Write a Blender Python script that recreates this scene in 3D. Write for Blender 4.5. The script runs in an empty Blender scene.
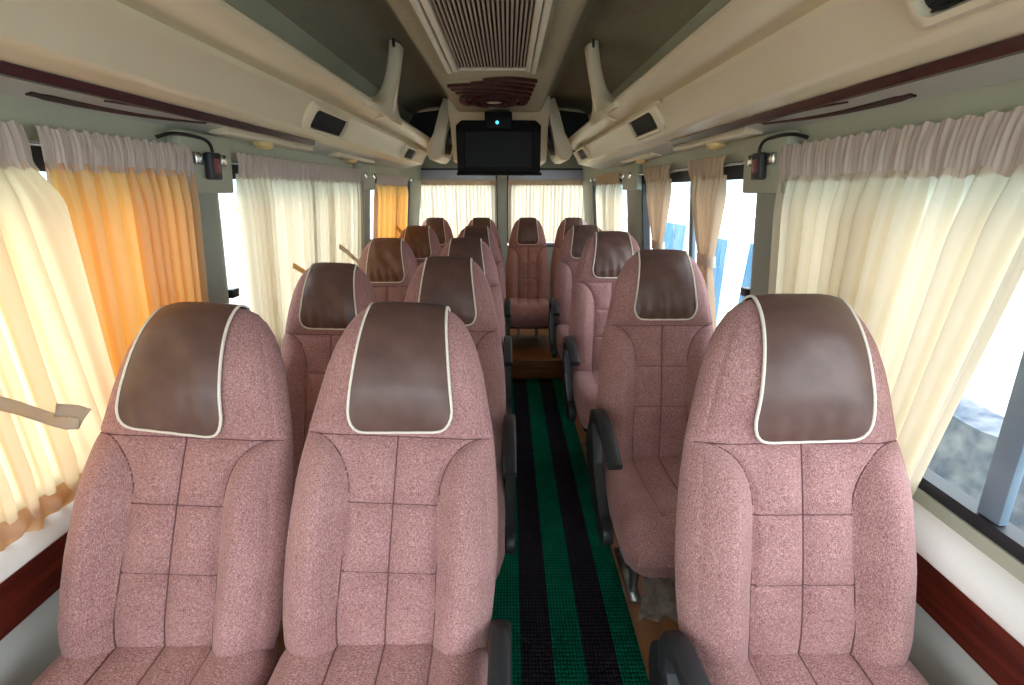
import bpy, bmesh, math, random
from mathutils import Vector, Matrix
from mathutils import noise as mnoise

C = bpy.context.scene.collection
random.seed(7)
EYE = 1.45                       # camera height above the bus floor
CX = -0.06                       # centre line of the bus body
PI = math.pi

# ------------------------------------------------------------------ materials
def lin(r, g, b):
    f = lambda v: (v/255/12.92) if v/255 <= .04045 else ((v/255+.055)/1.055)**2.4
    return (f(r), f(g), f(b), 1)

def new_mat(name):
    m = bpy.data.materials.new(name); m.use_nodes = True
    nt = m.node_tree; nt.nodes.clear()
    out = nt.nodes.new('ShaderNodeOutputMaterial')
    return m, nt, out

def N(nt, t, **kw):
    n = nt.nodes.new(t)
    for k, v in kw.items():
        if k.startswith('i_'): n.inputs[k[2:].replace('_', ' ')].default_value = v
        else: setattr(n, k, v)
    return n

def pmat(name, col, rough=.5, metal=0, col2=None, scale=20, detail=4, bump=0, bscale=None, spec=.5, sheen=0, coat=0):
    m, nt, out = new_mat(name)
    b = N(nt, 'ShaderNodeBsdfPrincipled')
    b.inputs['Roughness'].default_value = rough; b.inputs['Metallic'].default_value = metal
    b.inputs['Specular IOR Level'].default_value = spec
    b.inputs['Sheen Weight'].default_value = sheen
    b.inputs['Coat Weight'].default_value = coat
    nt.links.new(b.outputs[0], out.inputs[0])
    tc = N(nt, 'ShaderNodeTexCoord')
    no = N(nt, 'ShaderNodeTexNoise'); no.inputs['Scale'].default_value = scale; no.inputs['Detail'].default_value = detail
    nt.links.new(tc.outputs['Object'], no.inputs['Vector'])
    r = N(nt, 'ShaderNodeValToRGB')
    r.color_ramp.elements[0].position = .3; r.color_ramp.elements[1].position = .7
    c2 = col2 or tuple(min(1, v*1.1) for v in col[:3])+(1,)
    r.color_ramp.elements[0].color = col; r.color_ramp.elements[1].color = c2
    nt.links.new(no.outputs['Fac'], r.inputs[0]); nt.links.new(r.outputs[0], b.inputs['Base Color'])
    if bump:
        n2 = N(nt, 'ShaderNodeTexNoise'); n2.inputs['Scale'].default_value = bscale or scale*4
        nt.links.new(tc.outputs['Object'], n2.inputs['Vector'])
        bp = N(nt, 'ShaderNodeBump'); bp.inputs['Strength'].default_value = bump; bp.inputs['Distance'].default_value = .002
        nt.links.new(n2.outputs['Fac'], bp.inputs['Height']); nt.links.new(bp.outputs[0], b.inputs['Normal'])
    return m

def fabric_mat(name, dark, mid, light):
    m, nt, out = new_mat(name)
    b = N(nt, 'ShaderNodeBsdfPrincipled'); b.inputs['Roughness'].default_value = .95
    b.inputs['Specular IOR Level'].default_value = .15; b.inputs['Sheen Weight'].default_value = .25
    b.inputs['Sheen Tint'].default_value = (1, .85, .85, 1)
    nt.links.new(b.outputs[0], out.inputs[0])
    tc = N(nt, 'ShaderNodeTexCoord')
    def streak(sx, sy, sz, det):
        mp = N(nt, 'ShaderNodeMapping'); mp.inputs['Scale'].default_value = (sx, sy, sz)
        nt.links.new(tc.outputs['Object'], mp.inputs['Vector'])
        t = N(nt, 'ShaderNodeTexNoise'); t.inputs['Scale'].default_value = 1; t.inputs['Detail'].default_value = det
        nt.links.new(mp.outputs[0], t.inputs['Vector']); return t
    a = streak(170, 500, 1000, 1); c = streak(1000, 500, 170, 1); w = streak(9, 9, 9, 3)
    ad = N(nt, 'ShaderNodeMath', operation='ADD'); nt.links.new(a.outputs['Fac'], ad.inputs[0]); nt.links.new(c.outputs['Fac'], ad.inputs[1])
    h = N(nt, 'ShaderNodeMath', operation='MULTIPLY'); h.inputs[1].default_value = .44; nt.links.new(ad.outputs[0], h.inputs[0])
    w2 = N(nt, 'ShaderNodeMath', operation='MULTIPLY'); w2.inputs[1].default_value = .12; nt.links.new(w.outputs['Fac'], w2.inputs[0])
    s = N(nt, 'ShaderNodeMath', operation='ADD'); nt.links.new(h.outputs[0], s.inputs[0]); nt.links.new(w2.outputs[0], s.inputs[1])
    r = N(nt, 'ShaderNodeValToRGB'); e = r.color_ramp.elements
    e[0].position = .36; e[0].color = dark; e[1].position = .66; e[1].color = light
    k = e.new(.5); k.color = mid
    nt.links.new(s.outputs[0], r.inputs[0]); nt.links.new(r.outputs[0], b.inputs['Base Color'])
    bp = N(nt, 'ShaderNodeBump'); bp.inputs['Strength'].default_value = .35; bp.inputs['Distance'].default_value = .0015
    nt.links.new(h.outputs[0], bp.inputs['Height']); nt.links.new(bp.outputs[0], b.inputs['Normal'])
    return m

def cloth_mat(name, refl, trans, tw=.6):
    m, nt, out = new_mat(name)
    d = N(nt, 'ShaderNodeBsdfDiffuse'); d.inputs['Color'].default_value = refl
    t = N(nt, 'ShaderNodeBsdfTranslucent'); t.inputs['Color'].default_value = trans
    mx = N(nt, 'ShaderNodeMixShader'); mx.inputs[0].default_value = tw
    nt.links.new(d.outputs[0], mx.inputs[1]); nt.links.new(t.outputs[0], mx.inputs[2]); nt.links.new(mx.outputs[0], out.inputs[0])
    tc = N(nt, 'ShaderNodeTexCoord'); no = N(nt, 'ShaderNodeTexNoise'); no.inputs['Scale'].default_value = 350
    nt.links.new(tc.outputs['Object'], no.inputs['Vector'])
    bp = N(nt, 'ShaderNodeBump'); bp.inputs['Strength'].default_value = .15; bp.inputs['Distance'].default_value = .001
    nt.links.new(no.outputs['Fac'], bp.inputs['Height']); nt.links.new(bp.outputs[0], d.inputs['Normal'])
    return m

def glass_mat(name, tint, refl=.08):
    m, nt, out = new_mat(name)
    t = N(nt, 'ShaderNodeBsdfTransparent'); t.inputs['Color'].default_value = tint
    g = N(nt, 'ShaderNodeBsdfGlossy'); g.inputs['Roughness'].default_value = .02
    lw = N(nt, 'ShaderNodeLayerWeight'); lw.inputs['Blend'].default_value = .5
    pw = N(nt, 'ShaderNodeMath', operation='POWER'); pw.inputs[1].default_value = 5
    nt.links.new(lw.outputs['Facing'], pw.inputs[0])
    ma = N(nt, 'ShaderNodeMath', operation='MULTIPLY_ADD'); ma.inputs[1].default_value = .9; ma.inputs[2].default_value = .04
    nt.links.new(pw.outputs[0], ma.inputs[0])
    mx = N(nt, 'ShaderNodeMixShader')
    nt.links.new(ma.outputs[0], mx.inputs[0]); nt.links.new(t.outputs[0], mx.inputs[1]); nt.links.new(g.outputs[0], mx.inputs[2])
    nt.links.new(mx.outputs[0], out.inputs[0])
    return m

def carpet_mat():
    m, nt, out = new_mat('striped_carpet')
    b = N(nt, 'ShaderNodeBsdfPrincipled'); b.inputs['Roughness'].default_value = .9; b.inputs['Specular IOR Level'].default_value = .15
    nt.links.new(b.outputs[0], out.inputs[0])
    tc = N(nt, 'ShaderNodeTexCoord'); sp = N(nt, 'ShaderNodeSeparateXYZ'); nt.links.new(tc.outputs['Object'], sp.inputs[0])
    def math_(op, a, bb=None, c=None):
        n = N(nt, 'ShaderNodeMath', operation=op)
        for i, v in enumerate((a, bb, c)):
            if v is None: continue
            if isinstance(v, (int, float)): n.inputs[i].default_value = v
            else: nt.links.new(v, n.inputs[i])
        return n.outputs[0]
    st = math_('GREATER_THAN', math_('FRACT', math_('MULTIPLY', math_('ADD', sp.outputs['X'], .0), 1/.208)), .5)
    mixc = N(nt, 'ShaderNodeMix', data_type='RGBA')
    mixc.inputs['A'].default_value = lin(14, 150, 118); mixc.inputs['B'].default_value = lin(66, 63, 78)
    nt.links.new(st, mixc.inputs['Factor'])
    # woven cord grid: raised pile cells and dark cross gaps
    gx = math_('FRACT', math_('MULTIPLY', sp.outputs['X'], 1/.0115)); gy = math_('FRACT', math_('MULTIPLY', sp.outputs['Y'], 1/.0135))
    cx_ = math_('SINE', math_('MULTIPLY', gx, PI)); cy_ = math_('SINE', math_('MULTIPLY', gy, PI))
    cell = math_('MULTIPLY', cx_, cy_)
    f = math_('MULTIPLY_ADD', cell, 1.1, .35)
    no = N(nt, 'ShaderNodeTexNoise'); no.inputs['Scale'].default_value = 14; no.inputs['Detail'].default_value = 6
    nt.links.new(tc.outputs['Object'], no.inputs['Vector'])
    f2 = math_('MULTIPLY', f, math_('MULTIPLY_ADD', no.outputs['Fac'], .8, .6))
    mul = N(nt, 'ShaderNodeMix', data_type='RGBA', blend_type='MULTIPLY'); mul.inputs['Factor'].default_value = 1
    cmb = N(nt, 'ShaderNodeCombineColor')
    for i in range(3): nt.links.new(f2, cmb.inputs[i])
    nt.links.new(mixc.outputs['Result'], mul.inputs['A']); nt.links.new(cmb.outputs[0], mul.inputs['B'])
    nt.links.new(mul.outputs['Result'], b.inputs['Base Color'])
    bp = N(nt, 'ShaderNodeBump'); bp.inputs['Strength'].default_value = .8; bp.inputs['Distance'].default_value = .004
    nt.links.new(cell, bp.inputs['Height']); nt.links.new(bp.outputs[0], b.inputs['Normal'])
    return m

def wood_mat(name, c1, c2, scale=(3, 40, 40), rough=.35):
    m, nt, out = new_mat(name)
    b = N(nt, 'ShaderNodeBsdfPrincipled'); b.inputs['Roughness'].default_value = rough
    nt.links.new(b.outputs[0], out.inputs[0])
    tc = N(nt, 'ShaderNodeTexCoord'); mp = N(nt, 'ShaderNodeMapping'); mp.inputs['Scale'].default_value = scale
    no = N(nt, 'ShaderNodeTexNoise'); no.inputs['Scale'].default_value = 1.5; no.inputs['Detail'].default_value = 6
    nt.links.new(tc.outputs['Object'], mp.inputs[0]); nt.links.new(mp.outputs[0], no.inputs['Vector'])
    r = N(nt, 'ShaderNodeValToRGB'); r.color_ramp.elements[0].position = .35; r.color_ramp.elements[1].position = .68
    r.color_ramp.elements[0].color = c1; r.color_ramp.elements[1].color = c2
    nt.links.new(no.outputs['Fac'], r.inputs[0]); nt.links.new(r.outputs[0], b.inputs['Base Color'])
    return m

def emit_mat(name, col, s):
    m, nt, out = new_mat(name); e = N(nt, 'ShaderNodeEmission'); e.inputs[0].default_value = col; e.inputs[1].default_value = s
    nt.links.new(e.outputs[0], out.inputs[0]); return m

M = dict(
    fabric=fabric_mat('mauve_weave', lin(116, 80, 80), lin(167, 123, 122), lin(212, 172, 168)),
    seam_shade=pmat('seam_shade_mauve', lin(104, 66, 70), .8, scale=200),  # dark mauve standing in for shade along the seat seams
    leather=pmat('brown_leather', lin(92, 67, 62), .38, col2=lin(106, 79, 73), scale=18, bump=.12, bscale=300, spec=.5),
    leather_tan=pmat('tan_brown_leather', lin(112, 70, 52), .4, col2=lin(128, 84, 62), scale=18, bump=.12, bscale=300),
    piping=pmat('pale_piping', lin(232, 226, 214), .5),
    beige=pmat('beige_moulding', lin(228, 217, 190), .35, col2=lin(234, 224, 198), scale=5, bump=.05, bscale=500),
    sage=pmat('sage_paint', lin(172, 178, 158), .5, col2=lin(182, 187, 168), scale=4),
    greywall=pmat('grey_laminate', lin(196, 198, 192), .45, scale=6),
    pillar=pmat('grey_green_pillar', lin(150, 156, 145), .5, col2=lin(162, 167, 154), scale=4),
    headliner=pmat('headliner_cloth', lin(158, 155, 138), .95, col2=lin(168, 165, 146), scale=60, bump=.2, bscale=600, spec=.1),
    channel=pmat('channel_cloth', lin(178, 172, 150), .9, col2=lin(186, 180, 158), scale=40, bump=.15, bscale=600, spec=.1),
    shelfback=pmat('sage_shelf_back', lin(150, 154, 140), .8, col2=lin(158, 162, 148), scale=10),
    white=pmat('white_sill', lin(236, 236, 232), .3, scale=5),
    maroon=wood_mat('maroon_strip', lin(52, 14, 20), lin(72, 22, 26), (30, 2, 30), .25),
    mahogany=wood_mat('mahogany_veneer', lin(74, 24, 18), lin(116, 46, 32), (30, 3, 46), .3),
    ornament=wood_mat('dark_ornament_wood', lin(50, 18, 20), lin(92, 42, 40), (30, 6, 30), .5),
    black=pmat('black_plastic', lin(38, 42, 46), .45, col2=lin(46, 50, 54), scale=30, bump=.1, bscale=400),
    dark=pmat('dark_recess', lin(20, 21, 26), .6, scale=20),
    gasket=pmat('rubber_gasket', lin(34, 38, 44), .5, scale=20),
    screen=pmat('screen_glass', lin(6, 6, 8), .45, spec=.2, scale=5),
    tvbody=pmat('screen_housing', lin(9, 9, 12), .6, spec=.25, scale=20),
    metal=pmat('grey_steel', lin(150, 150, 148), .35, .8, scale=20),
    chrome=pmat('bright_steel', lin(205, 205, 205), .2, 1, scale=20),
    alloy=pmat('silver_rail', lin(226, 222, 210), .4, .1, scale=20),
    grille=pmat('grille_bars', lin(176, 158, 142), .5, .1, col2=lin(206, 190, 174), scale=120),
    floor=wood_mat('tan_floor', lin(150, 98, 62), lin(176, 122, 82), (12, 2, 12), .4),
    step=wood_mat('brown_step', lin(108, 64, 36), lin(150, 96, 56), (2, 20, 20), .4),
    cord=pmat('black_cord', lin(22, 22, 24), .5, scale=20),
    red=pmat('dull_red_lens', lin(150, 84, 84), .3, scale=60, col2=lin(110, 50, 56)),
    yellow=pmat('yellowed_lens', lin(226, 200, 140), .35, scale=8),
    silverbox=pmat('grey_foil', lin(150, 156, 168), .3, .3, scale=12),
    paper=cloth_mat('strap_cloth', lin(222, 210, 194), lin(214, 196, 170), .4),
    strapglow=cloth_mat('strap_orange_glow', lin(222, 190, 140), lin(220, 176, 110), .4),  # strap cloth with orange window light put into its colour
    clear=pmat('cloudy_film', lin(200, 190, 178), .25, col2=lin(160, 146, 134), scale=25, spec=.7),
    curtain_cream=cloth_mat('cream_curtain', lin(224, 217, 203), lin(244, 231, 204), .5),
    curtain_warm=cloth_mat('orange_glow_curtain', lin(226, 200, 174), lin(240, 178, 84), .5),  # orange window glow put into the cloth colour
    curtain_white=cloth_mat('white_glow_curtain', lin(226, 206, 184), lin(246, 222, 176), .5),  # pale part of the glow, also put into the cloth colour
    curtain_peach=cloth_mat('peach_curtain', lin(216, 194, 170), lin(225, 196, 160), .25),
    curtain_head=cloth_mat('curtain_heading', lin(222, 208, 200), lin(216, 196, 184), .25),
    glass=glass_mat('window_glass', (.93, .98, 1, 1)),
    tint=glass_mat('blue_tinted_glass', (.80, .90, .94, 1)),
    ground=pmat('pale_ground', lin(206, 204, 198), .95, col2=lin(170, 170, 168), scale=2.5, detail=8),
    bluesheet=pmat('blue_sheet', lin(104, 158, 190), .6, col2=lin(140, 182, 206), scale=4),
    stone=pmat('pale_stone', lin(236, 232, 226), .9, col2=lin(120, 128, 138), scale=14, detail=8),
    bluestone=pmat('blue_grey_stone', lin(44, 64, 90), .9, col2=lin(150, 154, 158), scale=9, detail=9),
    bluefoil=pmat('grey_blue_rail', lin(128, 148, 164), .4, col2=lin(104, 124, 142), scale=6),
    purple=pmat('purple_leaf', lin(120, 88, 120), .8, col2=lin(150, 110, 146), scale=30),
    carpet=carpet_mat(),
    led=emit_mat('led_glow', (.1, .75, 1, 1), 1.6),
)

# ------------------------------------------------------------------ mesh helpers
def obj(name, bm, mat, parent=None, smooth=True, loc=None, angle=40):
    me = bpy.data.meshes.new(name)
    bmesh.ops.recalc_face_normals(bm, faces=bm.faces)
    bm.to_mesh(me); bm.free()
    me.materials.append(M[mat] if isinstance(mat, str) else mat)
    if smooth:
        me.polygons.foreach_set('use_smooth', [True]*len(me.polygons))
        try: me.set_sharp_from_angle(angle=math.radians(angle))
        except Exception: pass
    return link(name, me, parent, loc)

def link(name, me, parent=None, loc=None):
    o = bpy.data.objects.new(name, me); C.objects.link(o)
    if parent is not None: o.parent = parent
    if loc: o.location = loc
    return o

def empty(name, loc=(0, 0, 0), rz=0):
    o = bpy.data.objects.new(name, None); C.objects.link(o); o.location = loc; o.rotation_euler.z = rz
    o.empty_display_size = .1
    return o

def tag(o, label=None, cat=None, group=None, kind=None):
    if label: o['label'] = label
    if cat: o['category'] = cat
    if group: o['group'] = group
    if kind: o['kind'] = kind
    return o

def hexa(bm, p):
    v = [bm.verts.new(q) for q in p]
    for f in ((0, 3, 2, 1), (4, 5, 6, 7), (0, 1, 5, 4), (1, 2, 6, 5), (2, 3, 7, 6), (3, 0, 4, 7)):
        bm.faces.new([v[i] for i in f])
    return v

def box(bm, x0, x1, y0, y1, z0, z1):
    return hexa(bm, [(x0, y0, z0), (x1, y0, z0), (x1, y1, z0), (x0, y1, z0), (x0, y0, z1), (x1, y0, z1), (x1, y1, z1), (x0, y1, z1)])

def bevel_all(bm, w, seg=3):
    bmesh.ops.bevel(bm, geom=list(bm.edges)+list(bm.verts), offset=w, segments=seg, affect='EDGES', profile=.5)

def grid(bm, pts, close_u=False):
    """pts[i][j] -> quads"""
    V = [[bm.verts.new(p) for p in row] for row in pts]
    n, m = len(V), len(V[0])
    for i in range(n-1):
        for j in range(m if close_u else m-1):
            k = (j+1) % m
            try: bm.faces.new((V[i][j], V[i+1][j], V[i+1][k], V[i][k]))
            except ValueError: pass
    return V

def tube(bm, pts, r, sides=8, closed=False, cap=True):
    pts = [Vector(p) for p in pts]; n = len(pts); rings = []
    up = None
    for i, p in enumerate(pts):
        a = pts[(i-1) % n] if (closed or i > 0) else p
        b = pts[(i+1) % n] if (closed or i < n-1) else p
        t = (b-a)
        if t.length < 1e-9: t = Vector((0, 0, 1))
        t.normalize()
        if up is None:
            up = Vector((0, 0, 1)) if abs(t.z) < .9 else Vector((1, 0, 0))
        s = t.cross(up)
        if s.length < 1e-6: s = t.orthogonal()
        s.normalize(); up = s.cross(t).normalized()
        rr = r[i] if isinstance(r, (list, tuple)) else r
        rings.append([bm.verts.new(p+(s*math.cos(2*PI*k/sides)+up*math.sin(2*PI*k/sides))*rr) for k in range(sides)])
    m = n if closed else n-1
    for i in range(m):
        A, B = rings[i], rings[(i+1) % n]
        for k in range(sides): bm.faces.new((A[k], B[k], B[(k+1) % sides], A[(k+1) % sides]))
    if not closed and cap:
        bm.faces.new(rings[0]); bm.faces.new(rings[-1][::-1])

def extr(bm, poly, axis, a, b):
    """prism of a 2-D polygon; axis 'x','y' or 'z' is the extrusion axis"""
    def P(u, v, w):
        return {'x': (w, u, v), 'y': (u, w, v), 'z': (u, v, w)}[axis]
    A = [bm.verts.new(P(u, v, a)) for u, v in poly]; B = [bm.verts.new(P(u, v, b)) for u, v in poly]
    bm.faces.new(A); bm.faces.new(B[::-1]); n = len(poly)
    for i in range(n): bm.faces.new((A[i], B[i], B[(i+1) % n], A[(i+1) % n]))

def rrect(w, h, r, seg=6, cx=0, cy=0):
    out = []
    for (sx, sy, a0) in ((1, 1, 0), (-1, 1, 90), (-1, -1, 180), (1, -1, 270)):
        for k in range(seg+1):
            a = math.radians(a0+90*k/seg)
            out.append((cx+sx*(w/2-r)+r*math.cos(a), cy+sy*(h/2-r)+r*math.sin(a)))
    return out

def lathe(bm, prof, seg=24, mat=None):
    rings = []
    for r, z in prof:
        rings.append([Vector((r*math.cos(2*PI*k/seg), r*math.sin(2*PI*k/seg), z)) for k in range(seg)])
    if mat: rings = [[mat @ p for p in rg] for rg in rings]
    V = grid(bm, rings, close_u=True)
    if prof[0][0] > 1e-6: bm.faces.new(V[0])
    if prof[-1][0] > 1e-6: bm.faces.new(V[-1][::-1])

def sm(a, b, x):
    t = max(0, min(1, (x-a)/(b-a))); return t*t*(3-2*t)

def interp(tab, x):
    if x <= tab[0][0]: return tab[0][1]
    for (a, va), (b, vb) in zip(tab, tab[1:]):
        if x <= b:
            return va+(vb-va)*(x-a)/(b-a)
    return tab[-1][1]

# ------------------------------------------------------------------ body shell
def dwall(z): return .85-.11*(z-EYE) if z > .80 else .85-.11*(.80-EYE)
def WP(side, y, z, off=0): return (CX+side*(dwall(z)-off), y, z)

def wallblock(bm, side, y0, y1, z0, z1, o0=0, o1=-.05):
    hexa(bm, [WP(side, y0, z0, o0), WP(side, y1, z0, o0), WP(side, y1, z0, o1), WP(side, y0, z0, o1),
              WP(side, y0, z1, o0), WP(side, y1, z1, o0), WP(side, y1, z1, o1), WP(side, y0, z1, o1)])

YF, YB = -1.5, 4.85
WZ0, WZ1 = .86, 1.53                # window opening
OPEN = [(-1.4, -.60), (-.40, 1.29), (1.455, 2.76), (3.06, 4.33)]
for side, nm in ((-1, 'left'), (1, 'right')):
    bm = bmesh.new()
    wallblock(bm, side, YF, YB, 0, .80); wallblock(bm, side, YF, YB, .80, WZ0)
    wallblock(bm, side, YF, YB, WZ1, 1.66)
    # upper side behind the luggage shelf, leaning in to the roof
    pr = [(dwall(1.66), 1.66), (.80, 1.80), (.70, 2.015), (.75, 2.015), (.85, 1.8), (dwall(1.66)+.05, 1.66)]
    extr(bm, [(CX+side*d, z) for d, z in pr], 'y', YF, YB)
    tag(obj('wall_'+nm, bm, 'sage', smooth=False), kind='structure')
    # pillars between the windows
    edges = [YF]+[v for o in OPEN for v in o]+[YB]
    for i in range(0, len(edges), 2):
        y0, y1 = edges[i], edges[i+1]
        bm = bmesh.new()
        hexa(bm, [WP(side, y0-.004, WZ0, .0), WP(side, y1+.004, WZ0, .0), WP(side, y1+.004, WZ0, -.05), WP(side, y0-.004, WZ0, -.05),
                  WP(side, y0-.004, WZ1, .0), WP(side, y1+.004, WZ1, .0), WP(side, y1+.004, WZ1, -.05), WP(side, y0-.004, WZ1, -.05)])
        # rounded inner cover
        w = y1-y0
        if w < .6:
            n = 12; rows = []
            for z in [WZ0-.02+(WZ1-WZ0+.03)*k/8 for k in range(9)]:
                rows.append([WP(side, y0-.004+(w+.008)*j/n, z, .003+.022*(1-abs(2*j/n-1)**4)) for j in range(n+1)])
            grid(bm, rows)
        tag(obj('trim_%d' % (i//2+1+(10 if side > 0 else 0)), bm, 'pillar'), kind='structure')
    # upper pillar brackets (pale squared covers the curtain rods screw into)
    for k, (y0, y1, zb) in enumerate(((1.27, 1.50, 1.44), (2.74, 3.08, 1.45))):
        bm = bmesh.new(); wallblock(bm, side, y0, y1, zb, 1.60, .034, .0); bevel_all(bm, .006, 2)
        tag(obj('trim_%d' % (21+k+(5 if side > 0 else 0)), bm, 'sage'), kind='structure')
    # window sill ledge, mahogany band
    bm = bmesh.new()
    prof = [(dwall(.8)+.0, .765), (dwall(.8)-.045, .765), (dwall(.8)-.052, .772), (dwall(.8)-.050, .785), (dwall(.8)-.03, .806), (dwall(.8)+.0, .832)]
    extr(bm, [(CX+side*d, z) for d, z in prof], 'y', YF+.05, YB-.02)
    tag(obj('trim_%d' % (31 if side < 0 else 32), bm, 'white'), kind='structure')
    bm = bmesh.new(); hexa(bm, [WP(side, YF+.05, .645, .02), WP(side, YB-.02, .645, .02), WP(side, YB-.02, .645, .0), WP(side, YF+.05, .645, .0),
                                WP(side, YF+.05, .765, .02), WP(side, YB-.02, .765, .02), WP(side, YB-.02, .765, .0), WP(side, YF+.05, .765, .0)])
    tag(obj('trim_%d' % (33 if side < 0 else 34), bm, 'mahogany', smooth=False), kind='structure')
    bm = bmesh.new(); hexa(bm, [WP(side, YF+.05, 0, .008), WP(side, YB-.02, 0, .008), WP(side, YB-.02, 0, .0), WP(side, YF+.05, 0, .0),
                                WP(side, YF+.05, .645, .008), WP(side, YB-.02, .645, .008), WP(side, YB-.02, .645, .0), WP(side, YF+.05, .645, .0)])
    tag(obj('trim_%d' % (35 if side < 0 else 36), bm, 'greywall', smooth=False), kind='structure')

# windows: rubber frame, two sliding panes with a mid rail
wi = 0
for side in (-1, 1):
    for k, (y0, y1) in enumerate(OPEN):
        wi += 1
        bm = bmesh.new(); fw = .028
        wallblock(bm, side, y0, y1, WZ0, WZ0+fw, -.005, -.045); wallblock(bm, side, y0, y1, WZ1-.045, WZ1, -.005, -.045)
        wallblock(bm, side, y0, y0+fw*.8, WZ0+fw, WZ1-.045, -.005, -.045); wallblock(bm, side, y1-fw*.8, y1, WZ0+fw, WZ1-.045, -.005, -.045)
        f = tag(obj('window_%d' % wi, bm, 'gasket', smooth=False), kind='structure')
        ym = .64 if (side > 0 and k == 1) else y0+(y1-y0)*(.44 if side > 0 else .5)
        bm = bmesh.new(); wallblock(bm, side, ym-.02, ym+.02, WZ0+fw, WZ1-.045, -.012, -.03); bevel_all(bm, .004, 2)
        obj('sliding_rail', bm, 'bluefoil', f)
        for (a, b, o, mt) in ((y0+.01, ym, -.02, 'glass'), (ym, y1-.01, -.03, 'tint' if False else 'glass')):
            bm = bmesh.new(); bm.faces.new([bm.verts.new(p) for p in (WP(side, a, WZ0+.02, o), WP(side, b, WZ0+.02, o), WP(side, b, WZ1-.03, o), WP(side, a, WZ1-.03, o))])
            obj('glass_pane', bm, mt, f, smooth=False)
        # dark tinted visor band along the top of the pane
        bm = bmesh.new(); wallblock(bm, side, y0+.02, y1-.02, WZ1-.10, WZ1-.04, -.015, -.018)
        obj('tinted_band', bm, 'tint', f, smooth=False)
        # small latch at the closing edge
        bm = bmesh.new(); wallblock(bm, side, y0+.02, y0+.06, 1.10, 1.13, .012, -.015); bevel_all(bm, .004, 2)
        obj('latch', bm, 'black', f)

# floor, ceiling, rear and front
bm = bmesh.new(); box(bm, CX-.98, CX+.98, YF-.05, YB+.05, -.06, 0)
tag(obj('floor', bm, 'floor', smooth=False), kind='structure')
half = [(.0, 1.950), (.18, 1.950), (.255, 1.950), (.278, 1.956), (.292, 1.972), (.305, 2.0), (.33, 2.045), (.37, 2.062), (.46, 2.066), (.58, 2.056), (.66, 2.035), (.715, 2.005)]
prof = [(CX-d, z) for d, z in half[::-1]]+[(CX+d, z) for d, z in half[1:]]
prof_top = [(CX+.74, 2.10), (CX-.74, 2.10)]
bm = bmesh.new(); extr(bm, prof+prof_top, 'y', YF, YB)
bm.faces.ensure_lookup_table()
ceil_o = tag(obj('ceiling', bm, 'headliner', angle=60), kind='structure')
ceil_o.data.materials.append(M['channel'])
for p in ceil_o.data.polygons:
    if abs(p.center.x-CX) < .30 and p.center.z < 2.03 and len(p.vertices) == 4: p.material_index = 1
# rear bulkhead above the doors, with lowered curved end of the channel
bm = bmesh.new()
pr = [(3.34, 1.952), (3.36, 1.93), (3.40, 1.90), (3.44, 1.86), (3.50, 1.70), (3.54, 1.655), (3.60, 1.65), (YB, 1.65), (YB, 2.06), (3.34, 2.06)]
extr(bm, pr, 'x', CX-.345, CX+.345)
tag(obj('trim_40', bm, 'beige', angle=60), kind='structure')

bm = bmesh.new()
box(bm, CX-.98, CX+.98, YB, YB+.05, 0, .88); box(bm, CX-.98, CX+.98, YB, YB+.05, 1.66, 2.1)
box(bm, CX-1.0, CX-.935, YB, YB+.05, .88, 1.66); box(bm, CX+.915, CX+1.0, YB, YB+.05, .88, 1.66)
box(bm, CX-.055, CX+.055, YB-.01, YB+.05, .88, 1.66)
tag(obj('wall_back', bm, 'pillar', smooth=False), kind='structure')
for i, (x0, x1) in enumerate(((CX-.935, CX-.05), (CX+.05, CX+.915))):
    bm = bmesh.new()
    o, n_ = rrect(x1-x0, .79, .07, 6, (x0+x1)/2, 1.265), rrect(x1-x0-.035, .755, .055, 6, (x0+x1)/2, 1.265)
    A = [[(x, YB-.012, z) for x, z in o], [(x, YB-.012, z) for x, z in n_], [(x, YB+.04, z) for x, z in n_], [(x, YB+.04, z) for x, z in o]]
    A.append(A[0]); grid(bm, A, close_u=True)
    f = tag(obj('window_%d' % (9+i), bm, 'gasket', smooth=False), kind='structure')
    bm = bmesh.new()   # pale door-leaf inner surround and header above the curtain
    n2 = rrect(x1-x0-.10, .60, .05, 6, (x0+x1)/2, 1.21)
    A = [[(x, YB-.006, z) for x, z in n_], [(x, YB-.006, z) for x, z in n2], [(x, YB+.03, z) for x, z in n2]]
    grid(bm, A, close_u=True); obj('door_surround', bm, 'silverbox', f, smooth=False)
    bm = bmesh.new(); bm.faces.new([bm.verts.new(p) for p in ((x0+.03, YB+.03, .9), (x1-.03, YB+.03, .9), (x1-.03, YB+.03, 1.6), (x0+.03, YB+.03, 1.6))])
    obj('glass_pane', bm, 'glass', f, smooth=False)
bm = bmesh.new()
box(bm, CX-.98, CX+.98, YF-.05, YF, 0, .70); box(bm, CX-.98, CX+.98, YF-.05, YF, 1.98, 2.1)
box(bm, CX-.98, CX-.88, YF-.05, YF, .70, 1.98); box(bm, CX+.82, CX+.98, YF-.05, YF, .85, 1.86)
tag(obj('wall_front', bm, 'pillar', smooth=False), kind='structure')
bm = bmesh.new(); bm.faces.new([bm.verts.new(p) for p in ((CX-.88, YF-.02, .70), (CX+.82, YF-.02, .70), (CX+.82, YF-.02, 1.98), (CX-.88, YF-.02, 1.98))])
tag(obj('window_11', bm, 'glass', smooth=False), kind='structure')

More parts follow.
